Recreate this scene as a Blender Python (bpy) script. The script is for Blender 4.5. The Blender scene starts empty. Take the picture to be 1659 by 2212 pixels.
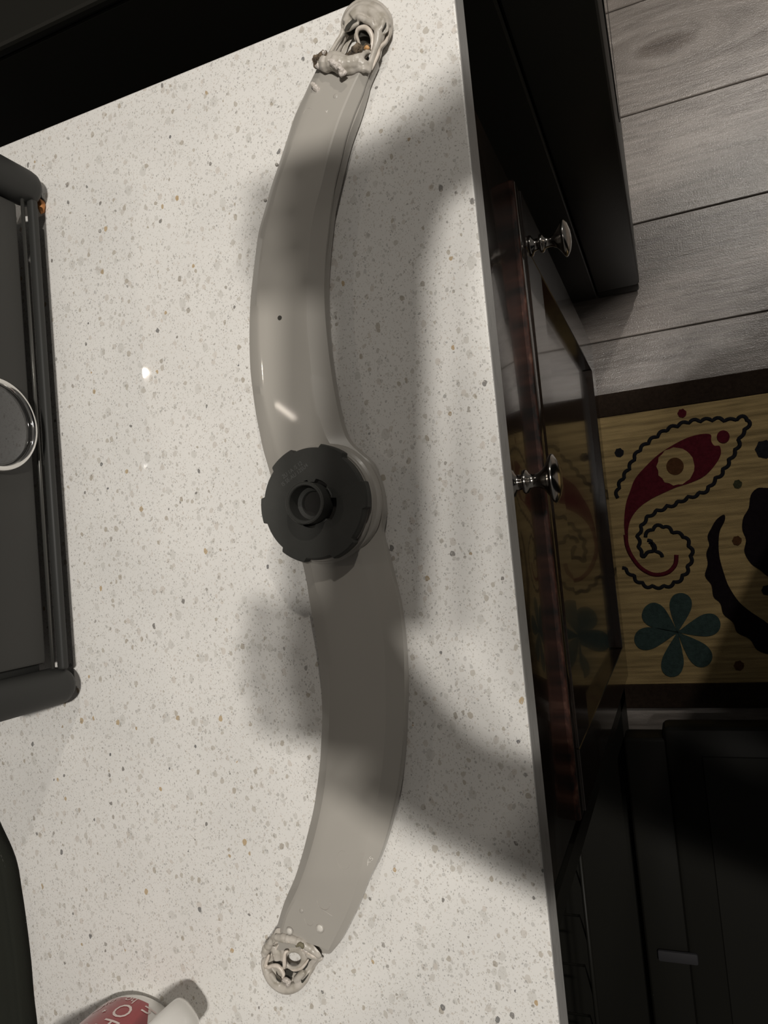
import bpy, bmesh, math, random
import numpy as np
from mathutils import Vector, Matrix, Euler
random.seed(7)
PI = math.pi
S = bpy.context.scene
C = S.collection

# ------------------------------------------------------------------ camera
H = 0.38            # camera height above the worktop
ZC = 0.92           # worktop height above the floor
F = 1552.02
M = np.array([[0.9222522762, 0.0921392140, 0.3754478716],
              [-0.1063324557, 0.9941816502, 0.0172120657],
              [-0.3716774783, -0.0557961609, 0.9266836788]])
CR = Vector((M[0][0], -M[0][1], -M[0][2]))       # camera right
CD = Vector((M[1][0], -M[1][1], -M[1][2]))       # camera down
CB = -Vector((M[2][0], -M[2][1], -M[2][2]))      # camera back
cam_data = bpy.data.cameras.new('camera')
cam = bpy.data.objects.new('camera', cam_data); C.objects.link(cam)
mw = Matrix((CR, -CD, CB)).transposed().to_4x4()
mw.translation = Vector((0, 0, ZC + H))
cam.matrix_world = mw
cam_data.sensor_fit = 'HORIZONTAL'; cam_data.sensor_width = 36.0
cam_data.lens = F / 1659 * 36.0
cam_data.clip_start = 0.004; cam_data.clip_end = 30
S.camera = cam

# ------------------------------------------------------------------ world, lamps, exposure
w = bpy.data.worlds.new('world'); S.world = w; w.use_nodes = True
w.node_tree.nodes['Background'].inputs[0].default_value = (1.0, 0.95, 0.88, 1)
w.node_tree.nodes['Background'].inputs[1].default_value = 0.075
def lamp(name, x, y, z, radius, watts, col, target=None):
    l = bpy.data.lights.new(name, 'AREA'); l.shape = 'DISK'; l.size = radius * 2; l.energy = watts; l.color = col
    o = bpy.data.objects.new(name, l); C.objects.link(o); o.location = (x, y, z)
    return o
for lx, ly, e_ in ((.425, .102, 14.6), (.350, .112, 8.4)):      # the two bulbs of the aisle fixture
    lamp('ceiling_bulb_aisle', lx, ly, 2.40, 0.026, e_, (1.0, 0.96, 0.90))
lamp('ceiling_lamp_beyond', 0.64, 1.58, 2.40, 0.040, 14.0, (1.0, 0.94, 0.86))
for lx, lyd, a_, sx_, sy_, e_ in ((-1.56, -.64, 25, .075, .016, 1.6), (-1.010, -.434, -42, .080, .011, .12)):
    l = bpy.data.lights.new('far_tube_lamp', 'AREA'); l.shape = 'RECTANGLE'; l.size = sx_; l.size_y = sy_; l.energy = e_; l.color = (1, .88, .74)
    o = bpy.data.objects.new('far_tube_lamp', l); C.objects.link(o); o.location = (lx, -lyd, 2.40); o.rotation_euler = (0, 0, math.radians(a_))
S.view_settings.view_transform = 'Standard'; S.view_settings.look = 'None'
S.view_settings.gamma = 1.0; S.view_settings.exposure = 0.0; S.view_settings.use_curve_mapping = False

# ------------------------------------------------------------------ helpers
def at(px, py, dz=0.0):
    """point of the photograph on the horizontal plane dz above the worktop -> world"""
    r = M.T @ np.array([(px - 829.5) / F, (py - 1106) / F, 1.0])
    s = (H - dz) / r[2]
    return Vector((r[0] * s, -r[1] * s, ZC + dz))
def V(x, yd, dz): return Vector((x, -yd, ZC + dz))
def tag(o, label=None, cat=None, group=None, kind=None):
    if label: o['label'] = label
    if cat: o['category'] = cat
    if group: o['group'] = group
    if kind: o['kind'] = kind
    return o
def empty(name, loc, label=None, cat=None, group=None):
    o = bpy.data.objects.new(name, None); o.empty_display_size = .02; C.objects.link(o); o.location = loc
    return tag(o, label, cat, group)
def link(name, me, mat, parent=None, smooth=False, origin=None):
    o = bpy.data.objects.new(name, me); C.objects.link(o)
    if mat:
        for m in (mat if isinstance(mat, (list, tuple)) else [mat]): me.materials.append(m)
    if smooth: me.polygons.foreach_set('use_smooth', [True] * len(me.polygons))
    if parent is not None:
        o.parent = parent
        if parent.type == 'EMPTY' or parent.parent is None: me.transform(Matrix.Translation(-world_loc(parent)))
        else: me.transform(Matrix.Translation(-world_loc(parent)))
    elif origin is not None:
        me.transform(Matrix.Translation(-Vector(origin))); o.location = origin
    return o
def world_loc(o):
    v = Vector(o.location); p = o.parent
    while p: v += Vector(p.location); p = p.parent
    return v
def obj(name, bm, mat, parent=None, smooth=False, origin=None, autos=None):
    me = bpy.data.meshes.new(name)
    bmesh.ops.recalc_face_normals(bm, faces=bm.faces)
    if autos is not None:
        for f in bm.faces: f.smooth = True
        for e in bm.edges:
            if len(e.link_faces) == 2 and e.calc_face_angle(0) > autos: e.smooth = False
        smooth = False
    bm.to_mesh(me); bm.free()
    o = link(name, me, mat, parent, smooth, origin)
    return o
def box(bm, x0, x1, y0, y1, z0, z1, bev=0, seg=2):
    r = bmesh.ops.create_cube(bm, size=1)
    vs = r['verts']
    for v in vs: v.co = Vector(((x0 + x1) / 2 + v.co.x * abs(x1 - x0), (y0 + y1) / 2 + v.co.y * abs(y1 - y0), (z0 + z1) / 2 + v.co.z * abs(z1 - z0)))
    if bev:
        es = list({e for v in vs for e in v.link_edges})
        bmesh.ops.bevel(bm, geom=es, offset=bev, segments=seg, profile=.5, affect='EDGES')
    return bm
def boxd(bm, x0, x1, yd0, yd1, dz0, dz1, bev=0, seg=2):
    return box(bm, x0, x1, -yd1, -yd0, ZC + dz0, ZC + dz1, bev, seg)
def tube(bm, pts, rad, n=10, closed=False, flat=1.0, caps=True):
    pts = [Vector(p) for p in pts]; N = len(pts)
    rs = rad if isinstance(rad, (list, tuple)) else [rad] * N
    rings = []
    ref = Vector((0, 0, 1))
    for i, p in enumerate(pts):
        a = pts[(i - 1) % N] if (closed or i) else p
        b = pts[(i + 1) % N] if (closed or i < N - 1) else p
        t = (b - a).normalized()
        u = t.cross(ref)
        if u.length < 1e-3: u = t.cross(Vector((1, 0, 0)))
        u.normalize(); v = u.cross(t).normalized()
        rings.append([bm.verts.new(p + (u * math.cos(2 * PI * k / n) + v * flat * math.sin(2 * PI * k / n)) * rs[i]) for k in range(n)])
    for i in range(N if closed else N - 1):
        A, B = rings[i], rings[(i + 1) % N]
        for k in range(n): bm.faces.new((A[k], A[(k + 1) % n], B[(k + 1) % n], B[k]))
    if not closed and caps:
        bm.faces.new(rings[0][::-1]); bm.faces.new(rings[-1])
    return bm
def lathe(bm, prof, origin, axis='Z', n=40, cap=True):
    """prof: (radius, height) pairs along axis from origin"""
    rings = []
    for r, h in prof:
        ring = []
        for k in range(n):
            c, s = math.cos(2 * PI * k / n) * r, math.sin(2 * PI * k / n) * r
            ring.append(bm.verts.new(Vector(origin) + (Vector((c, s, h)) if axis == 'Z' else Vector((h, c, s)))))
        rings.append(ring)
    for A, B in zip(rings, rings[1:]):
        for k in range(n): bm.faces.new((A[k], A[(k + 1) % n], B[(k + 1) % n], B[k]))
    if cap:
        bm.faces.new(rings[0]); bm.faces.new(rings[-1])
    return bm
def prism(bm, pts, z0, z1):
    """closed polygon of (x,y) world extruded between z0 and z1, triangulated caps"""
    lo = [bm.verts.new((p[0], p[1], z0)) for p in pts]; hi = [bm.verts.new((p[0], p[1], z1)) for p in pts]
    n = len(pts)
    for k in range(n): bm.faces.new((lo[k], lo[(k + 1) % n], hi[(k + 1) % n], hi[k]))
    f1 = bm.faces.new(hi); f2 = bm.faces.new(lo[::-1])
    f1.normal_update(); f2.normal_update()
    bmesh.ops.triangulate(bm, faces=[f1, f2], ngon_method='EAR_CLIP')
    return bm
def smoothpts(pts, k=6, closed=False):
    """catmull-rom"""
    P = [Vector(p) for p in pts]; N = len(P); out = []
    rng = range(N) if closed else range(N - 1)
    for i in rng:
        p0 = P[(i - 1) % N] if (closed or i) else P[0]; p1 = P[i]; p2 = P[(i + 1) % N]
        p3 = P[(i + 2) % N] if (closed or i + 2 < N) else P[-1]
        for j in range(k):
            t = j / k
            out.append(.5 * ((2 * p1) + (p2 - p0) * t + (2 * p0 - 5 * p1 + 4 * p2 - p3) * t * t + (3 * p1 - p0 - 3 * p2 + p3) * t ** 3))
    if not closed: out.append(P[-1])
    return out
def evaluated(o):
    dg = bpy.context.evaluated_depsgraph_get(); dg.update()
    me = bpy.data.meshes.new_from_object(o.evaluated_get(dg))
    return me
def melt(name, bm, mat, parent, voxel=.0006, it=3, fac=.5):
    """fuse overlapping strands into one melted surface"""
    me = bpy.data.meshes.new(name); bmesh.ops.recalc_face_normals(bm, faces=bm.faces); bm.to_mesh(me); bm.free()
    t = bpy.data.objects.new('temp', me); C.objects.link(t)
    m = t.modifiers.new('r', 'REMESH'); m.mode = 'VOXEL'; m.voxel_size = voxel
    s = t.modifiers.new('s', 'SMOOTH'); s.factor = fac; s.iterations = it
    m2 = evaluated(t); bpy.data.objects.remove(t)
    m2.materials.clear(); m2.name = name
    return link(name, m2, mat, parent, smooth=True)

# ------------------------------------------------------------------ materials
def mat(name, col=(.5, .5, .5), rough=.5, metal=0, spec=.5, coat=0, **k):
    m = bpy.data.materials.new(name); m.use_nodes = True
    b = m.node_tree.nodes['Principled BSDF']
    b.inputs['Base Color'].default_value = (*col, 1); b.inputs['Roughness'].default_value = rough
    b.inputs['Metallic'].default_value = metal; b.inputs['Specular IOR Level'].default_value = spec
    b.inputs['Coat Weight'].default_value = coat
    m['b'] = 1
    return m
class NT:
    def __init__(s, m): s.m = m; s.t = m.node_tree; s.b = s.t.nodes['Principled BSDF']
    def n(s, ty, **kw):
        nd = s.t.nodes.new(ty)
        for k, v in kw.items():
            if k.startswith('i_'): nd.inputs[k[2:].replace('_', ' ')].default_value = v
            else: setattr(nd, k, v)
        return nd
    def l(s, a, b): s.t.links.new(a, b)
    def math(s, op, a, b=None, c=None):
        nd = s.t.nodes.new('ShaderNodeMath'); nd.operation = op
        for i, x in enumerate((a, b, c)):
            if x is None: continue
            if isinstance(x, (int, float)): nd.inputs[i].default_value = x
            else: s.l(x, nd.inputs[i])
        return nd.outputs[0]
    def ramp(s, fac, stops, interp='LINEAR'):
        nd = s.t.nodes.new('ShaderNodeValToRGB'); cr = nd.color_ramp; cr.interpolation = interp
        while len(cr.elements) < len(stops): cr.elements.new(.5)
        for e, (p, c) in zip(cr.elements, stops): e.position = p; e.color = (*c, 1) if len(c) == 3 else c
        s.l(fac, nd.inputs[0]); return nd.outputs[0]
    def mix(s, fac, a, b, blend='MIX'):
        nd = s.t.nodes.new('ShaderNodeMix'); nd.data_type = 'RGBA'; nd.blend_type = blend
        for idx, x in ((0, fac), (6, a), (7, b)):
            if isinstance(x, (int, float)): nd.inputs[idx].default_value = x
            elif isinstance(x, tuple): nd.inputs[idx].default_value = (*x, 1)
            else: s.l(x, nd.inputs[idx])
        return nd.outputs[2]
    def coords(s, scale=(1, 1, 1), loc=(0, 0, 0), kind='Object'):
        tc = s.n('ShaderNodeTexCoord'); mp = s.n('ShaderNodeMapping')
        mp.inputs['Scale'].default_value = scale; mp.inputs['Location'].default_value = loc
        s.l(tc.outputs[kind], mp.inputs[0]); return mp.outputs[0]
    def noise(s, vec, scale, detail=3, rough=.5, out='Fac'):
        nd = s.n('ShaderNodeTexNoise', i_Scale=scale, i_Detail=detail, i_Roughness=rough); s.l(vec, nd.inputs['Vector']); return nd.outputs[out]
    def bump(s, height, strength=.2, dist=.001):
        nd = s.n('ShaderNodeBump', i_Strength=strength, i_Distance=dist); s.l(height, nd.inputs['Height']); s.l(nd.outputs[0], s.b.inputs['Normal'])

def quartz(name, base):
    m = mat(name, base, .35, spec=.3, coat=.45); m.node_tree.nodes['Principled BSDF'].inputs['Coat Roughness'].default_value = .035; q = NT(m)
    pos = q.coords()
    wob = q.n('ShaderNodeTexNoise', i_Scale=260.0, i_Detail=2.0); q.l(pos, wob.inputs['Vector'])
    vm = q.n('ShaderNodeVectorMath', operation='MULTIPLY_ADD'); q.l(wob.outputs['Color'], vm.inputs[0]); vm.inputs[1].default_value = (.0024,) * 3; q.l(pos, vm.inputs[2])
    p = vm.outputs[0]
    cl = q.noise(pos, 14, 3)
    col = q.mix(q.ramp(cl, [(.35, (0, 0, 0)), (.65, (1, 1, 1))]), base, tuple(c * .93 for c in base))
    # layers: scale, share of cells carrying a chip, chip radius in cell units, colour ramp, opacity
    grey = [(0, (.30, .29, .27)), (.3, (.42, .40, .37)), (.6, (.50, .47, .42)), (.85, (.36, .31, .24)), (1, (.22, .21, .20))]
    pale = [(0, (.55, .53, .49)), (.5, (.46, .44, .40)), (1, (.56, .50, .44))]
    warm = [(0, (.40, .24, .09)), (.5, (.45, .33, .18)), (1, (.20, .15, .11))]
    dark = [(0, (.11, .11, .11)), (.5, (.20, .18, .16)), (1, (.06, .06, .07))]
    for sc, share, rad, cols, off, op in ((135, .26, .31, pale, 0.0, .45), (200, .26, .30, pale, 2.2, .60), (235, .16, .31, grey, 3.1, .75), (185, .022, .26, warm, 7.7, .85), (215, .030, .27, dark, 1.3, .85),
                                     (420, .20, .34, grey, 5.5, .45), (700, .30, .36, pale, 4.2, .60), (850, .16, .36, dark, 9.1, .45), (1300, .35, .38, grey, 6.2, .50)):
        ad = q.n('ShaderNodeVectorMath', operation='ADD'); q.l(p, ad.inputs[0]); ad.inputs[1].default_value = (off, off * .7, 0)
        mp = q.n('ShaderNodeMapping'); q.l(ad.outputs[0], mp.inputs[0]); mp.inputs['Scale'].default_value = (1, .78, 1); mp.inputs['Rotation'].default_value = (0, 0, off)
        vo = q.n('ShaderNodeTexVoronoi', i_Scale=float(sc), i_Randomness=1.0); q.l(mp.outputs[0], vo.inputs['Vector'])
        sep = q.n('ShaderNodeSeparateColor'); q.l(vo.outputs['Color'], sep.inputs[0])
        r = q.math('MULTIPLY_ADD', sep.outputs[1], rad * .7, rad * .55)
        a = q.math('LESS_THAN', vo.outputs['Distance'], r)
        b = q.math('LESS_THAN', sep.outputs[0], share)
        k = q.math('MULTIPLY', q.math('MULTIPLY', a, b), op)
        col = q.mix(k, col, q.ramp(sep.outputs[2], cols))
    q.l(col, q.b.inputs['Base Color'])
    return m
QUARTZ = quartz('quartz', (.74, .72, .685))
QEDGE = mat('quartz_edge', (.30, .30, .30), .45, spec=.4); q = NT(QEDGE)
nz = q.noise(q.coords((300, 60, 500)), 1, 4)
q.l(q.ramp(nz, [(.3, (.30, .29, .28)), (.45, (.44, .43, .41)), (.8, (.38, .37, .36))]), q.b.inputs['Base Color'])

PLASTIC = mat('grey_plastic', (.40, .375, .335), .36, spec=.4, coat=.5); q = NT(PLASTIC)
q.b.inputs['Coat Roughness'].default_value = .05
q.l(q.ramp(q.noise(q.coords(), 12, 2), [(.3, (.34, .318, .285)), (.7, (.375, .352, .315))]), q.b.inputs['Base Color'])
MELT = mat('melted_plastic', (.40, .36, .31), .38); q = NT(MELT)
q.l(q.ramp(q.noise(q.coords(), 160, 3), [(.25, (.30, .27, .22)), (.45, (.42, .385, .335)), (.7, (.50, .46, .41))]), q.b.inputs['Base Color'])
q.bump(q.noise(q.coords(), 500, 3), .25, .0006)
STRAND = mat('stretched_plastic', (.62, .55, .48), .35); q = NT(STRAND)
q.l(q.ramp(q.noise(q.coords(), 220, 2), [(.3, (.50, .44, .37)), (.65, (.66, .59, .52))]), q.b.inputs['Base Color'])
CRUST = mat('crusted_plastic', (.62, .57, .52), .8); q = NT(CRUST)
q.l(q.ramp(q.noise(q.coords(), 700, 4), [(.3, (.40, .36, .31)), (.6, (.68, .62, .57))]), q.b.inputs['Base Color'])
q.bump(q.noise(q.coords(), 1100, 4), .8, .001)
CHAR = mat('charred_plastic', (.10, .07, .045), .75); q = NT(CHAR)
q.l(q.ramp(q.noise(q.coords(), 330, 4), [(.3, (.02, .014, .01)), (.5, (.11, .08, .05)), (.72, (.25, .19, .13))]), q.b.inputs['Base Color'])
q.bump(q.noise(q.coords(), 800, 4), .9, .001)
CAVITY_SHADE = mat('cavity_shade', (.030, .028, .022), .6)  # dark colour standing in for the shade inside openings
AMBER = mat('amber_scorch', (.55, .30, .12), .5)
NUT = mat('charcoal_plastic', (.035, .035, .031), .62, spec=.3); q = NT(NUT)
q.bump(q.noise(q.coords(), 1500, 2), .12, .0004)
q.l(q.ramp(q.noise(q.coords(), 40, 4), [(.35, (.040, .040, .036)), (.75, (.055, .054, .049))]), q.b.inputs['Base Color'])
NUTIN = mat('dark_bore', (.016, .014, .011), .6)
SCUFF = mat('pale_scuff', (.10, .10, .095), .7)
PRINT = mat('faint_print', (.10, .10, .094), .7)
MARK = mat('mould_mark', (.43, .40, .36), .35)
PLUG = mat('pale_plug', (.60, .57, .52), .4)

BLACK = mat('black_enamel', (.011, .0105, .0085), .42, spec=.15)
BLACKM = mat('black_matte', (.028, .028, .026), .55, spec=.3)
PANEL = mat('black_panel', (.030, .029, .026), .5, spec=.4); q = NT(PANEL); q.bump(q.noise(q.coords(), 700, 2), .1, .0003)
CHROME = mat('chrome', (.75, .74, .72), .08, metal=1)
NICKEL = mat('polished_nickel', (.52, .49, .45), .16, metal=1)
GLASSY = mat('dial_glass', (.03, .03, .03), .05, spec=.8, coat=.5)
ESP = mat('espresso_lacquer', (.014, .009, .006), .16, spec=.5, coat=.35); q = NT(ESP)
q.l(q.ramp(q.noise(q.coords((4, 90, 4)), 6, 4), [(.3, (.010, .006, .004)), (.7, (.020, .013, .009))]), q.b.inputs['Base Color'])
q.bump(q.noise(q.coords((6, 200, 6)), 5, 3), .04, .0005)
WORN = mat('worn_wood_edge', (.09, .03, .02), .6, spec=.2); q = NT(WORN)
q.l(q.ramp(q.noise(q.coords((30, 14, 30)), 6, 4), [(.35, (.006, .004, .003)), (.6, (.045, .016, .010)), (.8, (.12, .06, .04))]), q.b.inputs['Base Color'])
DARKIN = mat('cabinet_inside', (.02, .016, .013), .8)

WOOD = mat('floor_plank', (.25, .22, .19), .26, spec=.6, coat=.5); WOOD.node_tree.nodes['Principled BSDF'].inputs['Coat Roughness'].default_value = .17; q = NT(WOOD)
tc = q.n('ShaderNodeTexCoord'); oi = q.n('ShaderNodeObjectInfo')
ge = q.n('ShaderNodeNewGeometry')
# grain runs along the plank and bows round a knot
kx, ky = 0.072, 0.815
sx = q.n('ShaderNodeSeparateXYZ'); q.l(ge.outputs['Position'], sx.inputs[0])
dx = q.math('MULTIPLY', q.math('SUBTRACT', sx.outputs[0], kx), 7.0); dy = q.math('MULTIPLY', q.math('SUBTRACT', sx.outputs[1], ky), 20.0)
r2 = q.math('ADD', q.math('MULTIPLY', dx, dx), q.math('MULTIPLY', dy, dy))
push = q.math('DIVIDE', q.math('MULTIPLY', dy, 1.9), q.math('ADD', r2, .5))
yy = q.math('SUBTRACT', q.math('MULTIPLY', sx.outputs[1], 9.0), q.math('MULTIPLY', push, .22))
cb = q.n('ShaderNodeCombineXYZ'); q.l(q.math('MULTIPLY', sx.outputs[0], 1.1), cb.inputs[0]); q.l(yy, cb.inputs[1]); q.l(q.math('MULTIPLY', oi.outputs['Random'], 40), cb.inputs[2])
g1 = q.noise(cb.outputs[0], 2.2, 6, .62); g2 = q.noise(cb.outputs[0], 14, 5, .6)
g = q.math('MULTIPLY_ADD', g2, .45, q.math('MULTIPLY', g1, .6))
colw = q.ramp(g, [(.36, (.13, .11, .095)), (.47, (.22, .195, .175)), (.56, (.29, .26, .235)), (.68, (.36, .325, .295))])
tint = q.ramp(oi.outputs['Random'], [(0, (.80, .76, .74)), (.5, (1, 1, 1)), (1, (.92, .86, .82))])
knot = q.ramp(r2, [(0, (.40, .36, .34)), (.07, (.60, .56, .53)), (.16, (1, 1, 1)), (.5, (.86, .85, .84)), (.75, (1, 1, 1))])
q.l(q.mix(1.0, q.mix(1.0, colw, tint, 'MULTIPLY'), knot, 'MULTIPLY'), q.b.inputs['Base Color'])
sp = q.noise(ge.outputs['Position'], 420, 3, .7)
q.bump(q.math('ADD', q.math('MULTIPLY', sp, .8), q.math('MULTIPLY', g2, .8)), .42, .0010); q.l(q.b.inputs['Normal'].links[0].from_socket, q.b.inputs['Coat Normal'])
SUB = mat('floor_joint', (.03, .025, .02), .9)

def pile(name, col, var=.25, stripe=False):
    m = mat(name, col, .95, spec=.1); q = NT(m)
    ge = q.n('ShaderNodeTexCoord').outputs['Object']
    mp = q.n('ShaderNodeMapping'); q.l(ge, mp.inputs[0]); mp.inputs['Scale'].default_value = (6, 90, 1) if stripe else (1, 1, 1)
    a = q.noise(mp.outputs[0], 1.6 if stripe else 180, 4, .6)
    q.l(q.ramp(a, [(.3, tuple(c * (1 - var) for c in col)), (.62, tuple(min(1, c * (1 + var * .6)) for c in col))]), q.b.inputs['Base Color'])
    q.bump(q.noise(ge, 900, 3), .7, .0015)
    return m
RTAN = pile('rug_tan', (.40, .29, .135), .38, True)
RBORD = pile('rug_border', (.030, .020, .014)); RNAVY = pile('rug_navy', (.018, .018, .022)); RRED = pile('rug_red', (.10, .012, .020))
RTEAL = pile('rug_teal', (.045, .072, .066)); ROLIVE = pile('rug_olive', (.055, .055, .03)); RBROWN = pile('rug_brown', (.10, .045, .02)); RBLK = pile('rug_black', (.012, .008, .010))
MUGW = mat('mug_glaze', (.80, .78, .74), .18, spec=.5, coat=.3)
MUGR = mat('mug_red_print', (.30, .045, .05), .25, coat=.3)
MUGP = mat('mug_white_lettering', (.72, .60, .56), .3)
FABRIC = mat('black_fabric', (.016, .017, .013), .9, spec=.15); q = NT(FABRIC); q.bump(q.noise(q.coords(), 900, 3), .4, .0006)
THREAD = mat('dark_thread', (.03, .03, .024), .8)
CRUMB = mat('orange_crumb', (.50, .20, .06), .7)

# ================================================================== SETTING
fl = bpy.data.objects  # floor with its planks
bm = bmesh.new(); box(bm, -1.0, 1.9, -1.6, 2.6, -.03, -.004)
floor = obj('floor', bm, SUB, origin=(0, 0, -.004)); tag(floor, kind='structure', label='grey-brown wood plank floor')
PW = .1915; gap = .0018
def plank_mesh(L):
    bm = bmesh.new(); box(bm, -L / 2, L / 2, -PW / 2 + gap / 2, PW / 2 - gap / 2, -.0115, 0, .0012, 1)
    me = bpy.data.meshes.new('plank'); bmesh.ops.recalc_face_normals(bm, faces=bm.faces); bm.to_mesh(me); bm.free(); me.materials.append(WOOD); return me
PM = plank_mesh(1.2)
y0 = .7135
for i in range(-12, 10):
    yc = y0 + PW / 2 + i * PW
    x = [-.9, -.98, -.82, -.94][i % 4]
    if -6 < i < 3: x = -.9
    for j in range(3):
        o = bpy.data.objects.new('plank', PM); C.objects.link(o); o.parent = floor
        o.location = (x + .6 + j * 1.202, yc, .004)
# (plank tops lie at z = 0)

XE = -.0818
bm = bmesh.new(); boxd(bm, -.76, XE, -.3235, 1.30, -.023, 0, .0012, 2)
ct = obj('countertop', bm, [QUARTZ, QEDGE], origin=V(-.42, .5, -.023))
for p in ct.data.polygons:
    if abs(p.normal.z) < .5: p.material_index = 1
tag(ct, 'white speckled quartz countertop with an eased front edge over the dark cabinets', 'countertop')

# ---------------------------------------------------------------- base cabinet with drawer and shaker door
XF = -.0945; XD = -.0995
cab = empty('base_cabinet', V(-.40, -.04, -.92), 'dark espresso base cabinet with one drawer above a shaker door, below the countertop', 'cabinet')
bm = bmesh.new(); boxd(bm, -.70, -.122, -.308, .245, -.82, -.024, .001)
obj('carcass', bm, ESP, cab)
bm = bmesh.new(); boxd(bm, -.68, -.165, -.30, .245, -.92, -.82)
obj('toe_kick', bm, ESP, cab)
bm = bmesh.new(); boxd(bm, -.1215, XD, -.3065, .232, -.2215, -.030, .0015, 3)
drawer = obj('drawer', bm, ESP, cab, autos=.6)
bm = bmesh.new(); boxd(bm, -.1215, XF - .0008, -.307, .232, -.247, -.2240, .0025, 3)
obj('moulded_rail', bm, [ESP, WORN], cab, autos=.6)
mr = bpy.data.objects[-1] if False else [o for o in cab.children if o.name.startswith('moulded_rail')][0]
for p in mr.data.polygons:
    if p.normal.z > .3: p.material_index = 1
tag(mr, 'reddish worn top edge of the lower door')
# shaker door: frame of stiles and rails round a recessed panel
door = empty('cabinet_door', V(XF, -.04, -.56)); door.parent = cab; door.location = door.location - cab.location
zt, zb, ya, yb, fw = -.2473, -.835, -.307, .232, .052
door_parts = ((ya, ya + fw, zb, zt, 'stile'), (yb - fw, yb, zb, zt, 'stile'), (ya + fw, yb - fw, zt - .0750, zt, 'rail'), (ya + fw, yb - fw, zb, zb + fw, 'rail'))
for a, b, c, d, nm in door_parts:
    bm = bmesh.new(); boxd(bm, -.1215, XF, a + .0002, b - .0002, c, d, .0008, 1); obj(nm, bm, ESP, door)
bm = bmesh.new(); boxd(bm, -.1210, XF - .010, ya + fw - .002, yb - fw + .002, zb + fw - .002, zt - .0750 + .002); obj('panel', bm, ESP, door)

# knobs
KP = [(.0095, 0), (.0092, .002), (.0055, .004), (.0050, .0085), (.0078, .0095), (.0084, .0112), (.0076, .013), (.0052, .0145), (.0046, .018), (.0050, .0215), (.0072, .0255), (.0115, .0290), (.0155, .0315), (.0166, .0330), (.0160, .0345), (.0120, .0372), (.0060, .0390), (.0005, .0395)]
KP = [(r, h * .93) for r, h in KP]
bm = bmesh.new(); lathe(bm, KP, V(XF, -.2640, -.2700), 'X', 48); obj('knob', bm, NICKEL, door, smooth=True)
bm = bmesh.new(); lathe(bm, [(r, h * .92) for r, h in KP], V(XD, -.0385, -.105), 'X', 48); obj('knob', bm, NICKEL, drawer, smooth=True)

# ---------------------------------------------------------------- range beyond the end of the worktop
st = empty('range_cooker', V(-.40, -.78, -.92), 'black freestanding range beyond the far end of the countertop', 'range')
ys = -.401
bm = bmesh.new(); boxd(bm, -.74, -.0815, ys - .76, ys, -.90, -.012, .002); obj('body', bm, BLACK, st)
bm = bmesh.new(); boxd(bm, -.75, -.060, ys - .762, ys + .001, -.0115, -.002, .003); top = obj('cooktop', bm, BLACK, st)
for x, y, r in ((-.25, -.60, .09), (-.25, -.97, .10), (-.55, -.60, .075), (-.55, -.97, .09)):
    bm = bmesh.new(); tube(bm, [V(x + r * math.cos(a), y + r * math.sin(a), -.0018) for a in np.linspace(0, 2 * PI, 40, endpoint=False)], .0012, 6, True); obj('burner_ring', bm, BLACKM, top, smooth=True)
bm = bmesh.new(); boxd(bm, -.0810, -.0115, ys - .758, ys - .001, -.875, -.10, .005, 3); od = obj('oven_door', bm, BLACK, st, autos=.5)
bm = bmesh.new(); boxd(bm, -.0113, -.0098, ys - .64, ys - .12, -.58, -.24, .0004); obj('oven_window', bm, GLASSY, od)
bm = bmesh.new(); tube(bm, [V(-.0118, ys - .08, -.16), V(.03, ys - .08, -.16), V(.036, ys - .09, -.16), V(.036, ys - .67, -.16), V(.03, ys - .68, -.16), V(-.0118, ys - .68, -.16)], .008, 12); obj('handle', bm, NICKEL, od, smooth=True)
bm = bmesh.new(); boxd(bm, -.0810, -.0135, ys - .755, ys - .003, -.912, -.877, .003, 2); obj('bottom_skirt', bm, BLACK, st, autos=.5)
bm = bmesh.new(); boxd(bm, -.0810, -.030, ys - .758, ys - .001, -.097, -.013, .006, 3); cpn = obj('control_panel', bm, BLACK, st, autos=.5)
for k in range(5):
    bm = bmesh.new(); lathe(bm, [(.020, 0), (.020, .012), (.015, .020), (.014, .022)], V(-.0299, ys - .12 - k * .13, -.055), 'X', 24); obj('control_knob', bm, BLACKM, cpn, smooth=True)

# ---------------------------------------------------------------- dishwasher with its door let down
dw = empty('dishwasher', V(-.40, .56, -.92), 'black dishwasher beside the base cabinet with its door let down over the floor', 'dishwasher')
a, b = .262, .862
bm = bmesh.new()
boxd(bm, -.70, -.108, a, a + .02, -.90, -.028); boxd(bm, -.70, -.108, b - .02, b, -.90, -.028); boxd(bm, -.70, -.68, a, b, -.90, -.028)
boxd(bm, -.70, -.108, a, b, -.075, -.028); boxd(bm, -.70, -.108, a, b, -.90, -.80)
obj('tub', bm, BLACK, dw)
for zz in (-.60, -.34):
    bm = bmesh.new()
    for k in range(9):
        y = a + .045 + k * (b - a - .09) / 8
        tube(bm, [V(-.62, y, zz + .07), V(-.60, y, zz), V(-.17, y, zz), V(-.15, y, zz + .07)], .0018, 6)
    for xx in (-.62, -.15): tube(bm, [V(xx, a + .03, zz + .07), V(xx, b - .03, zz + .07)], .0028, 6)
    for xx in (-.5, -.35, -.25): tube(bm, [V(xx, a + .04, zz), V(xx, b - .04, zz)], .002, 6)
    obj('dish_rack', bm, BLACK, dw, smooth=True)
bm = bmesh.new(); boxd(bm, -.105, -.045, .306, .835, -.80, -.745, .006, 3); boxd(bm, -.05, .56, .289, .852, -.795, -.742, .01, 3)
dd = obj('door', bm, BLACK, dw, autos=.5)
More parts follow.
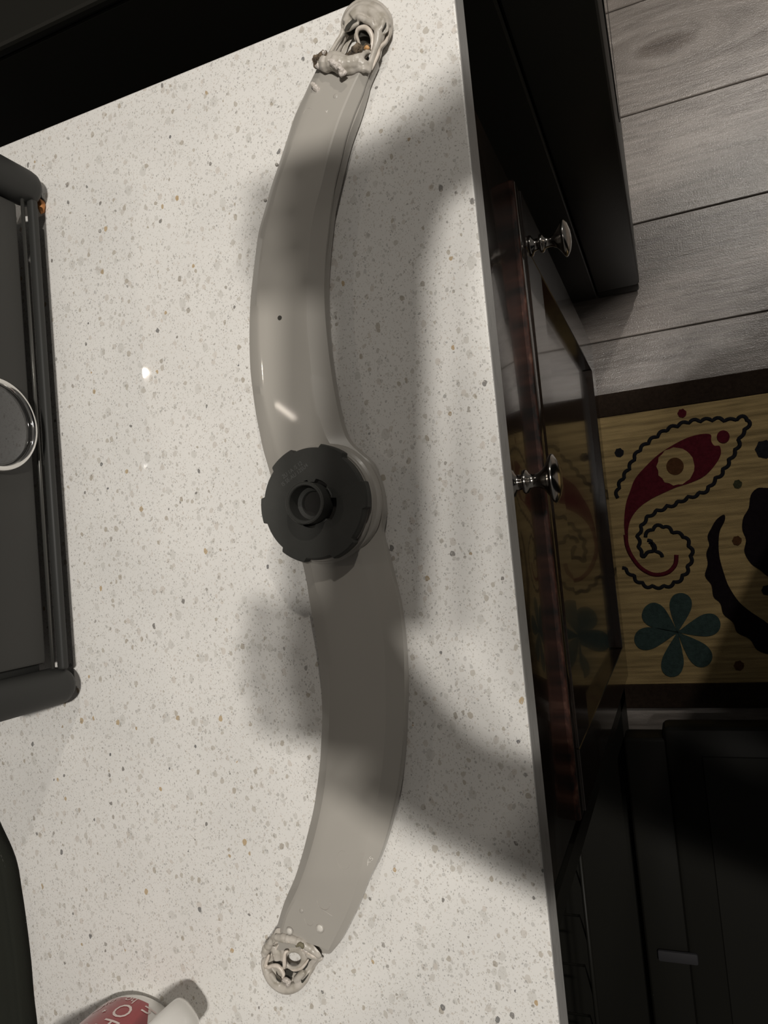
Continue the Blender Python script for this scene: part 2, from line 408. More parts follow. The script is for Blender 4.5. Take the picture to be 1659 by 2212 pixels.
bm = bmesh.new(); boxd(bm, .0, .50, .33, .81, -.7425, -.7395, .001, 1); obj('inner_liner', bm, BLACK, dd)
bm = bmesh.new(); boxd(bm, -.089, -.035, .606, .622, -.744, -.737, .003, 2); obj('dispenser_bar', bm, mat('dull_grey_plastic', (.030, .029, .031), .7, spec=.2), dd, autos=.5)  # bar added for a small glint, taken for the detergent dispenser's edge

# ---------------------------------------------------------------- rug
ZR = .007
def rz(u, v, z=ZR):   # point of the rug crop -> world
    p = at(1260 + u / 2.765, 750 + v / 2.765, z - ZC); return (p.x, p.y)
rug = empty('rug', (.20, 0, 0), 'tan paisley rug with dark border on the plank floor', 'rug')
bm = bmesh.new(); box(bm, -.135, .62, -.262, .197, .001, ZR, .001, 1); obj('field', bm, RTAN, rug)
for x0_, x1_, ya_, yb_ in ((-.15, .66, .197, .237), (-.15, .66, -.302, -.262), (-.15, -.135, -.262, .197), (.62, .66, -.262, .197)):
    bm = bmesh.new(); box(bm, x0_, x1_, ya_, yb_, .001, ZR + .001, .002, 2); obj('border', bm, RBORD, rug)
def motif(name, pts, m, k=4, h=.0011, label=None):
    P = smoothpts([Vector((*rz(*p), 0)) for p in pts], k, True)
    bm = bmesh.new(); prism(bm, P, ZR - .001, ZR + h); o = obj(name, bm, m, rug)
    if label: tag(o, label)
    return o
def scallop_line(name, pts, m, wpx=.0031, amp=.0038, per=.018, k=8):
    P = smoothpts([Vector((*rz(*p), ZR)) for p in pts], k)
    out = []; L = 0
    for i, p in enumerate(P):
        if i: L += (p - P[i - 1]).length
        t = (P[min(i + 1, len(P) - 1)] - P[max(i - 1, 0)]).normalized(); nrm = Vector((-t.y, t.x, 0))
        out.append(p + nrm * (abs(math.sin(L / per * PI)) - .5) * amp * 1.2)
    bm = bmesh.new(); tube(bm, out, wpx, 6, flat=.5); return obj(name, bm, m, rug, smooth=True)
scallop_line('paisley_outline', [(198, 900), (212, 830), (250, 760), (290, 690), (330, 620), (385, 570), (440, 530), (500, 492), (560, 468), (640, 444), (720, 436), (800, 430), (880, 436), (950, 420), (988, 440), (972, 490), (940, 530), (920, 600), (890, 650), (860, 700), (820, 760), (780, 800), (740, 850), (680, 880), (600, 910), (540, 940), (480, 962), (420, 990), (370, 1030), (345, 1080), (328, 1130), (335, 1190), (350, 1245), (400, 1225), (425, 1190), (385, 1150)], RNAVY)
scallop_line('paisley_curl', [(365, 1130), (420, 1080), (480, 1070), (540, 1105), (600, 1130), (632, 1180), (648, 1240), (632, 1300), (608, 1355), (560, 1400), (500, 1428), (440, 1432), (385, 1428), (330, 1400), (290, 1360), (235, 1315)], RNAVY)
scallop_line('paisley_hook', [(400, 1160), (425, 1200), (470, 1255)], RNAVY)
motif('paisley_body', [(760, 522), (700, 520), (620, 542), (540, 582), (450, 640), (380, 705), (310, 785), (280, 860), (256, 930), (246, 1010), (245, 1080), (258, 1170), (268, 1150), (268, 1090), (285, 1025), (330, 962), (400, 910), (480, 870), (560, 835), (640, 810), (720, 772), (780, 712), (820, 645), (815, 592), (782, 588), (764, 560)], RRED)
bm = bmesh.new(); P = smoothpts([Vector((*rz(*p), ZR)) for p in [(252, 1120), (262, 1190), (292, 1255), (345, 1320), (420, 1358), (500, 1348), (548, 1300), (556, 1240)]], 6)
tube(bm, P, .0035, 6, flat=.4); obj('paisley_tail', bm, RRED, rug, smooth=True)
def disc(name, u, v, r, m, h=.0014, n=26, wob=0):
    return motif(name, [(u + r * (1 + wob * math.sin(i * 3)) * math.cos(2 * PI * i / n), v + r * (1 + wob * math.sin(i * 3)) * math.sin(2 * PI * i / n)) for i in range(n)], m, 1, h)
disc('paisley_ring', 552, 712, 112, RTAN, .0017, wob=.04); disc('paisley_eye', 548, 712, 52, RBROWN, .0022)
disc('dot', 836, 535, 38, RRED, .0016)
for u, v, r, m in ((590, 395, 26, RRED), (215, 630, 27, RNAVY), (922, 818, 26, ROLIVE), (918, 1155, 28, RBROWN), (930, 1902, 30, RBROWN), (1082, 610, 54, RNAVY), (1095, 1452, 30, RNAVY)):
    disc('dot', u, v, r, m, .0013, 14, .08)
fc = (563, 1702)
for tx, ty, wd in ((590, 1468, 66), (365, 1556, 70), (306, 1756, 66), (520, 1968, 66), (752, 1892, 66), (818, 1640, 66)):
    L = math.hypot(tx - fc[0], ty - fc[1]); ax = ((tx - fc[0]) / L, (ty - fc[1]) / L); nx = (-ax[1], ax[0])
    pr = [(0, .0), (.12, .22), (.35, .62), (.62, .98), (.82, .95), (.95, .6), (1, 0)]
    pts = [(fc[0] + ax[0] * L * t + nx[0] * wd * q_, fc[1] + ax[1] * L * t + nx[1] * wd * q_) for t, q_ in pr] + [(fc[0] + ax[0] * L * t - nx[0] * wd * q_, fc[1] + ax[1] * L * t - nx[1] * wd * q_) for t, q_ in pr[::-1][1:-1]]
    motif('flower_petal', pts, RTEAL, 4, .0013)
motif('crescent', [(840, 1000), (795, 1030), (762, 1085), (742, 1130), (752, 1180), (735, 1230), (743, 1295), (727, 1365), (765, 1420), (778, 1490), (818, 1530), (838, 1595), (895, 1645), (920, 1705), (995, 1745), (1040, 1810), (1130, 1840), (1200, 1850), (1260, 1800), (1230, 1760), (1103, 1650), (1000, 1580), (930, 1520), (870, 1430), (840, 1350), (815, 1260), (808, 1180), (815, 1100), (845, 1035)], RBLK)
motif('scalloped_medallion', [(1103, 840), (1040, 842), (1000, 885), (988, 960), (955, 1020), (950, 1090), (972, 1150), (962, 1220), (1000, 1290), (1060, 1335), (1103, 1370), (1200, 1420), (1300, 1400), (1380, 1330), (1420, 1220), (1420, 1080), (1370, 950), (1290, 870), (1190, 830)], RBLK)

# ================================================================== SPRAY ARM
arm = empty('dishwasher_spray_arm', V(-.18, -.03, 0), 'grey plastic dishwasher spray arm with melted ends, lying across the speckled countertop', 'spray arm')
ZT, ZL, ZRr, ZB = .0185, .0135, .0128, .0060
rows = [  # y, Lout, Lin, Rin, Rout, Rbase
 (136,691,704,786,806,818), (158,680,693,776,797,808),(180,669,681,765,789,799),(200,660,671,756,783,794),(250,637,651,735,763,779),(300,620.5,633,718,746,761),(350,604,615,704,734,747),(400,587,598,692,722,735),
 (450,573,585,678,714,724),(500,559,573,669,708.6,718),(550,552,564,664,703,713),(600,546,559,661,700.6,710),(650,541,557,659.6,700.8,710),(700,539,557,660,703.7,712),
 (750,539,558,664,708.6,716),(800,541,561.5,669,715,722),(850,546.6,566,675,723,730),(900,554,577,686,733,740),(925,559,583,694,739.5,747),(945,563,588,702,747.5,755),(960,566,592,711,758,766),
 (980,571,597,726,779,788),(1000,577,603,740,802,809),(1030,586,612,752,816,822),(1060,597,623,758,825.5,831),(1100,612,636,760,829.5,836),(1130,624,648,760,823,832),(1150,632,655,762,824,830),
 (1200,649,670,778,835,843),(1250,661,680,796,848.5,855),(1300,669,693,811,861,867),(1350,678.5,702,821,868,874.5),(1400,685.6,710,827,872,879.5),(1450,691.6,714,829.5,873.5,882),(1500,695,715.5,830.7,874,882.5),
 (1550,696,714,830.7,872.7,881),(1600,694,712,828,870,878.7),(1650,691,708.6,823.5,864.6,874),(1700,684.8,704,817,857.8,867),(1750,677,695,808,847.5,856),(1800,665,684,798,835.5,843),
 (1850,651.7,670,789,819,825),(1900,635.6,653,776,796.5,800),(1950,614,632,760,777,780),(2000,599,611,738,753,756),(2030,592,603,722,736,739),(2056,586,597,708,716,718)]
R_ = np.array(rows); ysd = np.concatenate([np.arange(136, 930, 8), np.arange(930, 1260, 5), np.arange(1260, 2056, 9), [2056]])
def cub(x, xs, ys):
    # monotone-ish cubic hermite
    i = int(np.clip(np.searchsorted(xs, x) - 1, 0, len(xs) - 2)); h = xs[i + 1] - xs[i]; t = (x - xs[i]) / h
    d = lambda j: (ys[min(j + 1, len(xs) - 1)] - ys[max(j - 1, 0)]) / (xs[min(j + 1, len(xs) - 1)] - xs[max(j - 1, 0)])
    return (2*t**3-3*t*t+1)*ys[i] + (t**3-2*t*t+t)*h*d(i) + (-2*t**3+3*t*t)*ys[i+1] + (t**3-t*t)*h*d(i+1)
def sect(y): return [cub(y, R_[:, 0], R_[:, k]) for k in range(1, 6)]
def shear(side, y):     # ends are cut across the arm, not along the picture row
    return 0
END_T = lambda f: 165 - 0 * f
bm = bmesh.new(); prev = None; NY = len(ysd)
for j, y in enumerate(ysd):
    a, b_, c_, d_, e_ = sect(y)
    # blend rows near the ends towards slanted cuts
    def pt(px, dz):
        f = (px - a) / (d_ - a); yy = y - max(0, (y - 1900) / 156) * 42 * (1 - f)
        if y > 1900: q0 = sect(yy); px = q0[0] + f * (q0[3] - q0[0])
        return at(px, yy, dz)
    # tips thin down slightly
    k = min(1, .80 + .2 * min(y - 136, 2056 - y) / 160)
    zt, zl, zr = ZT * k, ZL * k, ZRr * k
    e2 = max(0, min(1, (y - 1720) / 160)); zr = zr + (zt - .0012 - zr) * e2 * .85
    ins = V(.0015, 0, 0) - V(0, 0, 0)
    ring = [pt(a, zl) + Vector((.0008, 0, -.0022)), pt(a, zl), pt(a + (b_ - a) * .85, zt - .0006), pt(b_ + (b_ - a) * .25, zt), pt(b_ + (c_ - b_) * .2, zt), pt(c_ - (c_ - b_) * .2, zt), pt(c_ - (d_ - c_) * .10, zt), pt(c_ + (d_ - c_) * .07, zt - .0004), pt(d_, zr), pt(d_, zr) + Vector((0, 0, -.0013)),
            pt(d_, zr) + Vector((-.004, 0, -.0015)), pt(a, zl) + Vector((.004, 0, -.0024))]
    vs = [bm.verts.new(p) for p in ring]
    if prev:
        for q_ in range(len(vs)): bm.faces.new((prev[q_], prev[(q_ + 1) % len(vs)], vs[(q_ + 1) % len(vs)], vs[q_]))
    else: bm.faces.new(vs)
    prev = vs
bm.faces.new(prev[::-1])
up = obj('upper_shell', bm, PLASTIC, arm, autos=.30)
bm = bmesh.new(); prev = None
for j, y in enumerate(ysd):
    a, b_, c_, d_, e_ = sect(y)
    k = min(1, .80 + .2 * min(y - 136, 2056 - y) / 160)
    pl = at(a, y, ZL * k) ; pr_ = at(e_, y, ZB)
    top = ZRr * k - .0019
    L = lambda dx, z: Vector((pl.x + dx, pl.y, ZC + z))
    Rr = lambda dx, z: Vector((pr_.x + dx, pr_.y, ZC + z))
    ring = [L(.002, top), Rr(-.0012, top), Rr(-.0002, top - .0008), Rr(0, ZB), Rr(-.0012, .0022), Rr(-.0045, .0003), L(.008, .0003), L(.003, .0035)]
    vs = [bm.verts.new(p) for p in ring]
    if prev:
        for q_ in range(len(vs)): bm.faces.new((prev[q_], prev[(q_ + 1) % len(vs)], vs[(q_ + 1) % len(vs)], vs[q_]))
    else: bm.faces.new(vs)
    prev = vs
bm.faces.new(prev[::-1])
obj('lower_shell', bm, PLASTIC, arm, autos=.45)

# raised hub under the nut
NC = V(-.1818, -.0303, 0)
bm = bmesh.new(); lathe(bm, [(.0348, ZT - .004), (.0342, ZT - .0006), (.0336, ZT + .0006), (.0322, ZT + .0014), (.030, .0238), (.0255, .0245)], NC, 'Z', 72)
obj('hub', bm, PLASTIC, arm, autos=.5)
bm = bmesh.new(); tube(bm, [NC + Vector((.0312 * math.cos(t), .0312 * math.sin(t), .0218)) for t in np.linspace(0, 2 * PI, 64, endpoint=False)], .0011, 8, True); obj('hub_rim', bm, PLASTIC, arm, smooth=True)
# lock nut: tabbed disc
nut = empty('locking_nut', NC + Vector((0, 0, .0245))); nut.parent = arm; nut.location = nut.location - arm.location
cpx = np.array([676, 1086]); ccr = np.array([700, 874]) 
def tab_ang(u, v):   # nut crop coordinates -> angle about the nut's own centre
    p = at(500 + u / 3.687, 850 + v / 3.687, .031); return math.atan2(p.y - NC.y, p.x - NC.x)
tabs = [((490, 465), (312, 605)), ((888, 490), (690, 400)), ((1068, 920), (1022, 690)), ((395, 1242), (592, 1335)), ((230, 822), (262, 1046)), ((790, 1300), (985, 1180))]
iv = []
for p, q_ in tabs:
    A, B = tab_ang(*p), tab_ang(*q_)
    d = (B - A) % (2 * PI)
    if d > PI: A, B = B, A; d = 2 * PI - d
    iv.append((A, d))
def outer(t, R1, R2):
    for A, d in iv:
        x = (t - A) % (2 * PI)
        if x < d: return R1 + (R2 - R1) * min(1, min(x, d - x) / .035)
    return R1
N = 540; bm = bmesh.new(); rings = []
rc = .0117
def inner(t):
    x = math.degrees(t) % 360
    for A, B, e in ((-50, 8, .0032), (38, 78, .0018), (95, 118, .0015), (238, 275, .0018), (150, 185, .0010)):
        y = (x - A) % 360
        if y < B - A: return rc + e * min(1, min(y, B - A - y) / 3.0)
    return rc
prof = [(None, .0245), ('o', .0245), ('o', .0300), ('o2', .0309), ('in2', .0311), ('i', .0308), ('i', .0262)]
for kind, z in prof:
    ring = []
    for k in range(N):
        t = 2 * PI * k / N
        r = {None: .0235, 'o': outer(t, .0307, .0328), 'o2': outer(t, .0307, .0328) - .0007, 'in2': .0180, 'i': inner(t)}[kind]
        ring.append(bm.verts.new(NC + Vector((r * math.cos(t), r * math.sin(t), z))))
    rings.append(ring)
rings.append(rings[0])
for A, B in zip(rings, rings[1:]):
    for k in range(N): bm.faces.new((A[k], A[(k + 1) % N], B[(k + 1) % N], B[k]))
obj('tabbed_disc', bm, NUT, nut, autos=.5)
bm = bmesh.new(); lathe(bm, [(.0152, .0250), (.0152, .0266)], NC, 'Z', 48); obj('slot_floor', bm, NUTIN, nut)
CC = NC + Vector((-.0003, 0, 0))
bm = bmesh.new(); lathe(bm, [(.0114, .0262), (.0114, .0386), (.0110, .0392), (.0098, .0392), (.0094, .0386), (.0090, .0270), (.0085, .0262)], CC, 'Z', 64, cap=False); obj('collar', bm, NUT, nut, autos=.5)
bm = bmesh.new(); lathe(bm, [(.0091, .0262), (.0091, .0268)], CC, 'Z', 40); b2 = obj('bore_floor', bm, NUTIN, nut)
bm = bmesh.new(); lathe(bm, [(.0090, .0300), (.0070, .0290), (.0066, .0275)], CC + Vector((0, 0, 0)), 'Z', 40, cap=False); obj('bore_step', bm, NUT, nut, autos=.5)
# scuffs along the collar's foot
for A, B in ((8, 38), (-62, -50)):
    bm = bmesh.new(); tube(bm, [NC + Vector((.0126 * math.cos(math.radians(t)) + random.uniform(-.0002, .0002), .0126 * math.sin(math.radians(t)), .0311)) for t in np.linspace(A, B, 14)], [.0001] + [random.uniform(.0002, .00045) for _ in range(12)] + [.0001], 6, flat=.5); obj('scuff', bm, SCUFF, nut, smooth=True)
bm = bmesh.new(); tube(bm, [CC + Vector((.01135 * math.cos(t), .01135 * math.sin(t), .0390)) for t in np.linspace(0, 2 * PI, 60, endpoint=False)], .00013, 6, True); obj('collar_edge_wear', bm, mat('worn_edge', (.07, .068, .06), .6), nut, smooth=True)
def text_mesh(s, size):
    cu = bpy.data.curves.new('t', 'FONT'); cu.body = s; cu.size = size; cu.extrude = 0; cu.resolution_u = 3
    o = bpy.data.objects.new('t', cu); C.objects.link(o); me = evaluated(o); bpy.data.objects.remove(o); return me
def flat_text(name, s, size, p0, p1, z, m, parent, weight=1):
    me = text_mesh(s, size); xs = [v.co.x for v in me.vertices]; wd = max(xs) - min(xs); x0_ = min(xs)
    d = (p1 - p0); L = d.length; u = d / L; v_ = Vector((-u.y, u.x, 0))
    for vt in me.vertices:
        c = vt.co.copy(); vt.co = p0 + u * ((c.x - x0_) * L / wd) + v_ * c.y; vt.co.z = z
    return link(name, me, m, parent)
zt_ = ZC + .03115
flat_text('moulded_lettering', '2U 1A /S 12', .0034, at(560 + 440 / 8.295, 950 + 700 / 8.295, .031), at(560 + 780 / 8.295, 950 + 440 / 8.295, .031), zt_, PRINT, nut)
flat_text('moulded_lettering', 'IS SE-AU 12SU4', .0032, at(560 + 430 / 8.295, 950 + 835 / 8.295, .031), at(560 + 880 / 8.295, 950 + 475 / 8.295, .031), zt_, PRINT, nut)

# small details on the arm
def dome(name, px, py, r, h, m, z=ZT, ring=False, label=None, parent=arm):
    p = at(px, py, z); bm = bmesh.new()
    lathe(bm, [(r, -.0006), (r, h * .3), (r * .8, h * .8), (r * .4, h), (r * .02, h * 1.02)], p, 'Z', 24)
    o = obj(name, bm, m, parent, smooth=True)
    if label: tag(o, label)
    return o
dome('pip', 725.5, 209, .0017, .0009, PLASTIC, ZT * .86)
bm = bmesh.new(); p = at(683, 193, ZT * .84)
tube(bm, smoothpts([p + Vector((.001, -.001, -.001)), p + Vector((.0004, 0, .001)), p + Vector((-.0004, .0012, .0022)), p + Vector((-.0014, .0028, .0030))], 4), [.0022, .0021, .0020, .0018, .0019, .0019, .0017, .0015, .0016, .0015, .0012, .0011, .0004], 10)
melt('melted_plug', bm, CRUST, arm, .0003, 1); 
bm = bmesh.new(); p = at(604, 686.5, ZT + .0002); lathe(bm, [(.00135, -.0008), (.00135, .00005)], p, 'Z', 24); obj('spray_hole', bm, CAVITY_SHADE, arm)  # dark disc on the surface paints the shade of the hole
dome('pip', 651.5, 1967, .0013, .0007, PLASTIC, ZT * .88)
for px, py, r in ((625.5, 2011, .0019), (691.5, 2005, .0022)):
    p = at(px, py, ZT * .85); bm = bmesh.new(); tube(bm, [p + Vector((r * math.cos(t), r * math.sin(t), .0001)) for t in np.linspace(0, 2 * PI, 28, endpoint=False)], .0004, 6, True); pg = obj('plug_rim', bm, PLASTIC, arm, smooth=True)
    bm = bmesh.new(); lathe(bm, [(r * .92, -.0005), (r * .9, .0003), (r * .6, .0006), (r * .1, .0007)], p, 'Z', 24); tag(obj('plug', bm, PLUG, arm, smooth=True), 'pale plug')
for px, py, r, zz in ((742, 1858, .0040, ZT), (699, 1945, .0042, ZT * .92), (668, 1985, .0030, ZT * .86), (666, 250, .0036, ZT * .92)):
    p = at(px, py, zz + .0001); bm = bmesh.new(); tube(bm, [p + Vector((r * math.cos(t), r * 1.25 * math.sin(t), 0)) for t in np.linspace(.6, 2 * PI - .2, 40)], .00009, 5); obj('mould_ring', bm, MARK, arm, smooth=True)
bm = bmesh.new(); tube(bm, [at(677, 1947, ZT * .9 + .0001), at(696, 1964, ZT * .89 + .0001), at(718, 1979, ZT * .88 + .0001)], [.00005, .00016, .00008], 5); obj('scratch', bm, PLUG, arm)
flat_text('moulded_lettering', 'X5', .0030, at(792, 1872, ZT), at(806, 1856, ZT), ZC + ZT - .0008, PLUG, arm)
for px, py in ((598, 356), (573, 433), (545, 640)):
    bm = bmesh.new(); bmesh.ops.create_icosphere(bm, subdivisions=2, radius=.0011, matrix=Matrix.Translation(at(px, py, .0115))); obj('side_pip', bm, PLASTIC, arm, smooth=True)
bm = bmesh.new(); p0 = at(706, 241, ZT * .93 + .0001)
for sx_ in (-1, 1):
    vs = [bm.verts.new(p0 + Vector(c)) for c in ((0, -.0008, 0), (sx_ * .0009, .0008, 0), (sx_ * .0001, .0004, 0))]; bm.faces.new(vs)
obj('chip_mark', bm, PLUG, arm)

# ---- melted far end (top of the picture)
def tc_(u, v, dz): return at(660 + u / 8.295, v / 8.295, dz)
def bc_(u, v, dz): return at(550 + u / 9.76, 2000 + v / 9.76, dz)
def strand(bm, f, pts, r, k=5, n=10, flat=1.0, jit=0.0):
    P = smoothpts([f(*p) for p in pts], k)
    if isinstance(r, (list, tuple)):
        rr = []
        for i in range(len(r) - 1):
            for j in range(k): rr.append(r[i] + (r[i + 1] - r[i]) * j / k)
        rr.append(r[-1])
    else: rr = [r] * len(P)
    if jit:
        P = [p + Vector((random.uniform(-jit, jit), random.uniform(-jit, jit), random.uniform(-jit, jit))) for p in P]
        rr = [x * random.uniform(.82, 1.18) for x in rr]
    tube(bm, P, rr, n, flat=flat)
def slab(bm, f, pts, z0, z1, k=4):
    lo = smoothpts([f(u, v, z0) for u, v in pts], k, True); hi = smoothpts([f(u, v, z1) for u, v in pts], k, True)
    a = [bm.verts.new(p) for p in lo]; b = [bm.verts.new(p) for p in hi]; n = len(a)
    for i in range(n): bm.faces.new((a[i], a[(i + 1) % n], b[(i + 1) % n], b[i]))
    fs = [bm.faces.new(b), bm.faces.new(a[::-1])]
    for f in fs: f.normal_update()
    bmesh.ops.triangulate(bm, faces=fs, ngon_method='EAR_CLIP')
bm = bmesh.new()
slab(bm, tc_, [(700, 420), (770, 270), (870, 150), (1000, 75), (1090, 62), (1240, 100), (1370, 190), (1450, 300), (1490, 430), (1480, 560), (1400, 620), (1340, 560), (1240, 470), (1170, 400), (1100, 350), (980, 310), (900, 320), (800, 400), (740, 510), (690, 540)], .0020, .0128)
strand(bm, tc_, [(700, 540, .006), (690, 420, .007), (770, 260, .008), (880, 140, .008), (1040, 70, .008), (1240, 105, .008), (1380, 200, .0075), (1480, 330, .007), (1505, 460, .006), (1490, 600, .006), (1430, 740, .006), (1340, 860, .006), (1310, 1000, .007), (1240, 1140, .008), (1150, 1330, .009)], [.0016, .002, .0028, .0030, .0032, .0032, .0030, .0026, .0022, .0020, .0017, .0016, .0016, .0016, .0016])
strand(bm, tc_, [(745, 440, .0095), (810, 300, .0098), (900, 205, .0100), (1040, 140, .0102), (1220, 170, .0102), (1340, 260, .0100), (1420, 370, .0098), (1430, 480, .0095)], .0036)
strand(bm, tc_, [(860, 350, .0108), (960, 240, .0112), (1080, 220, .0112), (1200, 260, .0112), (1320, 360, .0112), (1370, 480, .0110)], .0040)
# rim of the burst dome
strand(bm, tc_, [(715, 560, .010), (790, 520, .011), (900, 450, .0125), (960, 420, .013)], [.0008, .0013, .0013, .0009])
strand(bm, tc_, [(900, 310, .0125), (1000, 330, .0140), (1100, 380, .0142), (1180, 420, .0145), (1240, 500, .0135)], [.0012, .0018, .0020, .0019, .0016], jit=.0002)
strand(bm, tc_, [(1180, 360, .0150), (1200, 400, .0150), (1240, 480, .0140)], [.0011, .0014, .0010])
strand(bm, tc_, [(1400, 330, .0135), (1380, 430, .0135), (1350, 540, .013)], [.0012, .0020, .0022])
strand(bm, tc_, [(1240, 480, .013), (1300, 560, .013), (1290, 720, .012), (1250, 860, .012), (1200, 1000, .013), (1150, 1140, .014), (1110, 1290, .0150)], [.0015, .0026, .0024, .0018, .0014, .0013, .0013])
strand(bm, tc_, [(1380, 560, .011), (1360, 700, .010), (1290, 820, .010), (1250, 960, .011), (1190, 1120, .0125), (1130, 1300, .0140)], [.0018, .0017, .0015, .0013, .0012, .0012])
# left wall rail, inner ledge, inner wall
strand(bm, tc_, [(690, 520, .010), (640, 640, .010), (560, 760, .010), (500, 860, .0105), (440, 960, .011)], [.0016, .0014, .0013, .0012, .0014])
strand(bm, tc_, [(760, 610, .006), (680, 730, .005), (600, 880, .005), (560, 1000, .006)], .0013)
slab(bm, tc_, [(700, 590), (880, 600), (840, 700), (780, 800), (720, 960), (620, 1020), (480, 980), (560, 800)], .0008, .0030)
# heaped ridge across the arm
strand(bm, tc_, [(260, 1150, .015), (400, 1130, .018), (560, 1130, .019), (720, 1150, .018), (880, 1130, .017), (1000, 1130, .016), (1090, 1200, .015)], [.0030, .0046, .0050, .0044, .0040, .0034, .0022], jit=.0004)
strand(bm, tc_, [(330, 1060, .018), (460, 1010, .020), (600, 1010, .020), (720, 1040, .019)], [.0016, .0026, .0026, .0014], jit=.0004)
strand(bm, tc_, [(720, 1100, .019), (860, 1060, .019), (960, 1020, .018), (1040, 960, .016), (1140, 900, .013)], [.0018, .0022, .0022, .0018, .0012], jit=.0003)
strand(bm, tc_, [(560, 1240, .017), (760, 1240, .017), (960, 1220, .016), (1080, 1260, .0155)], [.0024, .0028, .0026, .0014], jit=.0003)
tag(melt('melted_end', bm, MELT, arm, .00045, 11), 'burst and drooping melted end near the black range')
bm = bmesh.new()
strand(bm, tc_, [(990, 830, .009), (940, 720, .011), (915, 610, .0125), (950, 520, .0135), (1060, 490, .014), (1150, 560, .0135), (1200, 700, .012), (1180, 860, .011), (1120, 960, .011), (1020, 1070, .0125)], [.0006, .0009, .0011, .0013, .0014, .0015, .0013, .0011, .0010, .0008])
strand(bm, tc_, [(900, 600, .010), (895, 680, .008), (930, 770, .007)], [.0008, .0010, .0005])
strand(bm, tc_, [(1500, 560, .0075), (1440, 740, .0085), (1330, 850, .0095), (1300, 980, .0105), (1240, 1120, .0115), (1180, 1260, .012)], [.0006, .0010, .0011, .0010, .0009, .0005])
tag(melt('melted_strand', bm, STRAND, arm, .0004, 2), 'pale stretched strands')
bm = bmesh.new()   # dark slabs painting the shade behind the strands
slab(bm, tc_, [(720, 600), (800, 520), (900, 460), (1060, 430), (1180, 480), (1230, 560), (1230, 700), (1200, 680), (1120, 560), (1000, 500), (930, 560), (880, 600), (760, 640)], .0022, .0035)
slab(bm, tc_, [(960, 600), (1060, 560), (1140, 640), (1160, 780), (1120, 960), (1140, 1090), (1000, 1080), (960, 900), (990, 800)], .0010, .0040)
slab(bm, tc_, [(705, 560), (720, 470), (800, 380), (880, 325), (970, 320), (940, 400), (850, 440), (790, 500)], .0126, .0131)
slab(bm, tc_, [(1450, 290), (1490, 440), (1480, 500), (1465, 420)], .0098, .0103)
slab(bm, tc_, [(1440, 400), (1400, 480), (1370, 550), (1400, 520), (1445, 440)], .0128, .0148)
tag(obj('hollow_shade', bm, CAVITY_SHADE, arm), 'dark slabs painting the shade inside the burst end')
bm = bmesh.new()   # charred lumps
strand(bm, tc_, [(740, 1010, .0195), (830, 960, .020), (880, 880, .021), (920, 830, .021), (980, 860, .019), (940, 950, .018)], [.0010, .0016, .0020, .0018, .0018, .0014], jit=.0005)
strand(bm, tc_, [(1050, 830, .012), (1120, 830, .013), (1140, 900, .013), (1050, 940, .013)], [.0012, .0014, .0012, .0010], jit=.0005)
strand(bm, tc_, [(170, 1110, .016), (190, 1060, .018), (260, 1020, .020), (330, 940, .022), (380, 1000, .021)], [.0016, .0019, .0018, .0014, .0012], jit=.0006)
strand(bm, tc_, [(190, 1180, .016), (230, 1120, .018)], .0018, jit=.0005)
tag(melt('charred_lump', bm, CHAR, arm, .0004, 1), 'brown and black charred lumps')
bm = bmesh.new()
strand(bm, tc_, [(310, 930, .0225), (350, 950, .0232)], .0012, jit=.0003); melt('crusted_flake', bm, CRUST, arm, .00035, 1); bm = bmesh.new(); strand(bm, tc_, [(200, 1190, .0165), (250, 1180, .018), (310, 1200, .018)], [.0012, .0018, .0014], jit=.0004); melt('crusted_flake', bm, CRUST, arm, .00035, 1); bm = bmesh.new()
strand(bm, tc_, [(430, 1080, .0215), (500, 1130, .0225), (570, 1180, .0225), (630, 1240, .0225), (640, 1300, .0215), (720, 1280, .021)], [.0014, .0020, .0020, .0018, .0018, .0013], jit=.0006)
tag(melt('crusted_flake', bm, CRUST, arm, .00035, 1), 'whitish crumbly crust')
bm = bmesh.new(); strand(bm, tc_, [(1060, 880, .0142), (1100, 850, .0152), (1140, 880, .0148)], [.0008, .0013, .0007]); tag(melt('scorched_fleck', bm, AMBER, arm, .0004, 1), 'orange scorched fleck')

# ---- melted near end (bottom of the picture)
bm = bmesh.new()
strand(bm, bc_, [(300, 640, .008), (215, 730, .007), (235, 880, .007), (310, 1040, .0075), (420, 1180, .0075), (560, 1280, .0075), (700, 1320, .0075), (850, 1290, .0075), (980, 1200, .0070), (1080, 1080, .006), (1150, 950, .005), (1210, 860, .004)], [.0016, .0022, .0026, .0031, .0034, .0034, .0032, .0030, .0027, .0024, .0018, .0012])
strand(bm, bc_, [(1080, 1090, .004), (1190, 950, .0035), (1260, 830, .003), (1330, 740, .003), (1440, 680, .0035)], [.0014, .0014, .0012, .0012, .0008])
strand(bm, bc_, [(420, 190, .012), (370, 300, .0105), (280, 440, .0095), (215, 560, .009), (240, 640, .0085)], [.0018, .0020, .0026, .0024, .0016], jit=.0003)
strand(bm, bc_, [(440, 230, .0150), (600, 260, .0155), (780, 290, .0155), (950, 340, .015), (1100, 430, .0145), (1250, 540, .014), (1380, 660, .012)], [.0018, .0024, .0026, .0026, .0022, .0018, .0012], jit=.0002)
slab(bm, bc_, [(450, 60), (700, 80), (1020, 190), (1350, 520), (1400, 660), (1280, 640), (1000, 490), (860, 420), (700, 350), (480, 330), (380, 360)], .001, .0138)
rr_ = [(830 + 172 * math.cos(t), 690 + 172 * math.sin(t)) for t in np.linspace(PI * 1.24, -PI * .74, 20)]
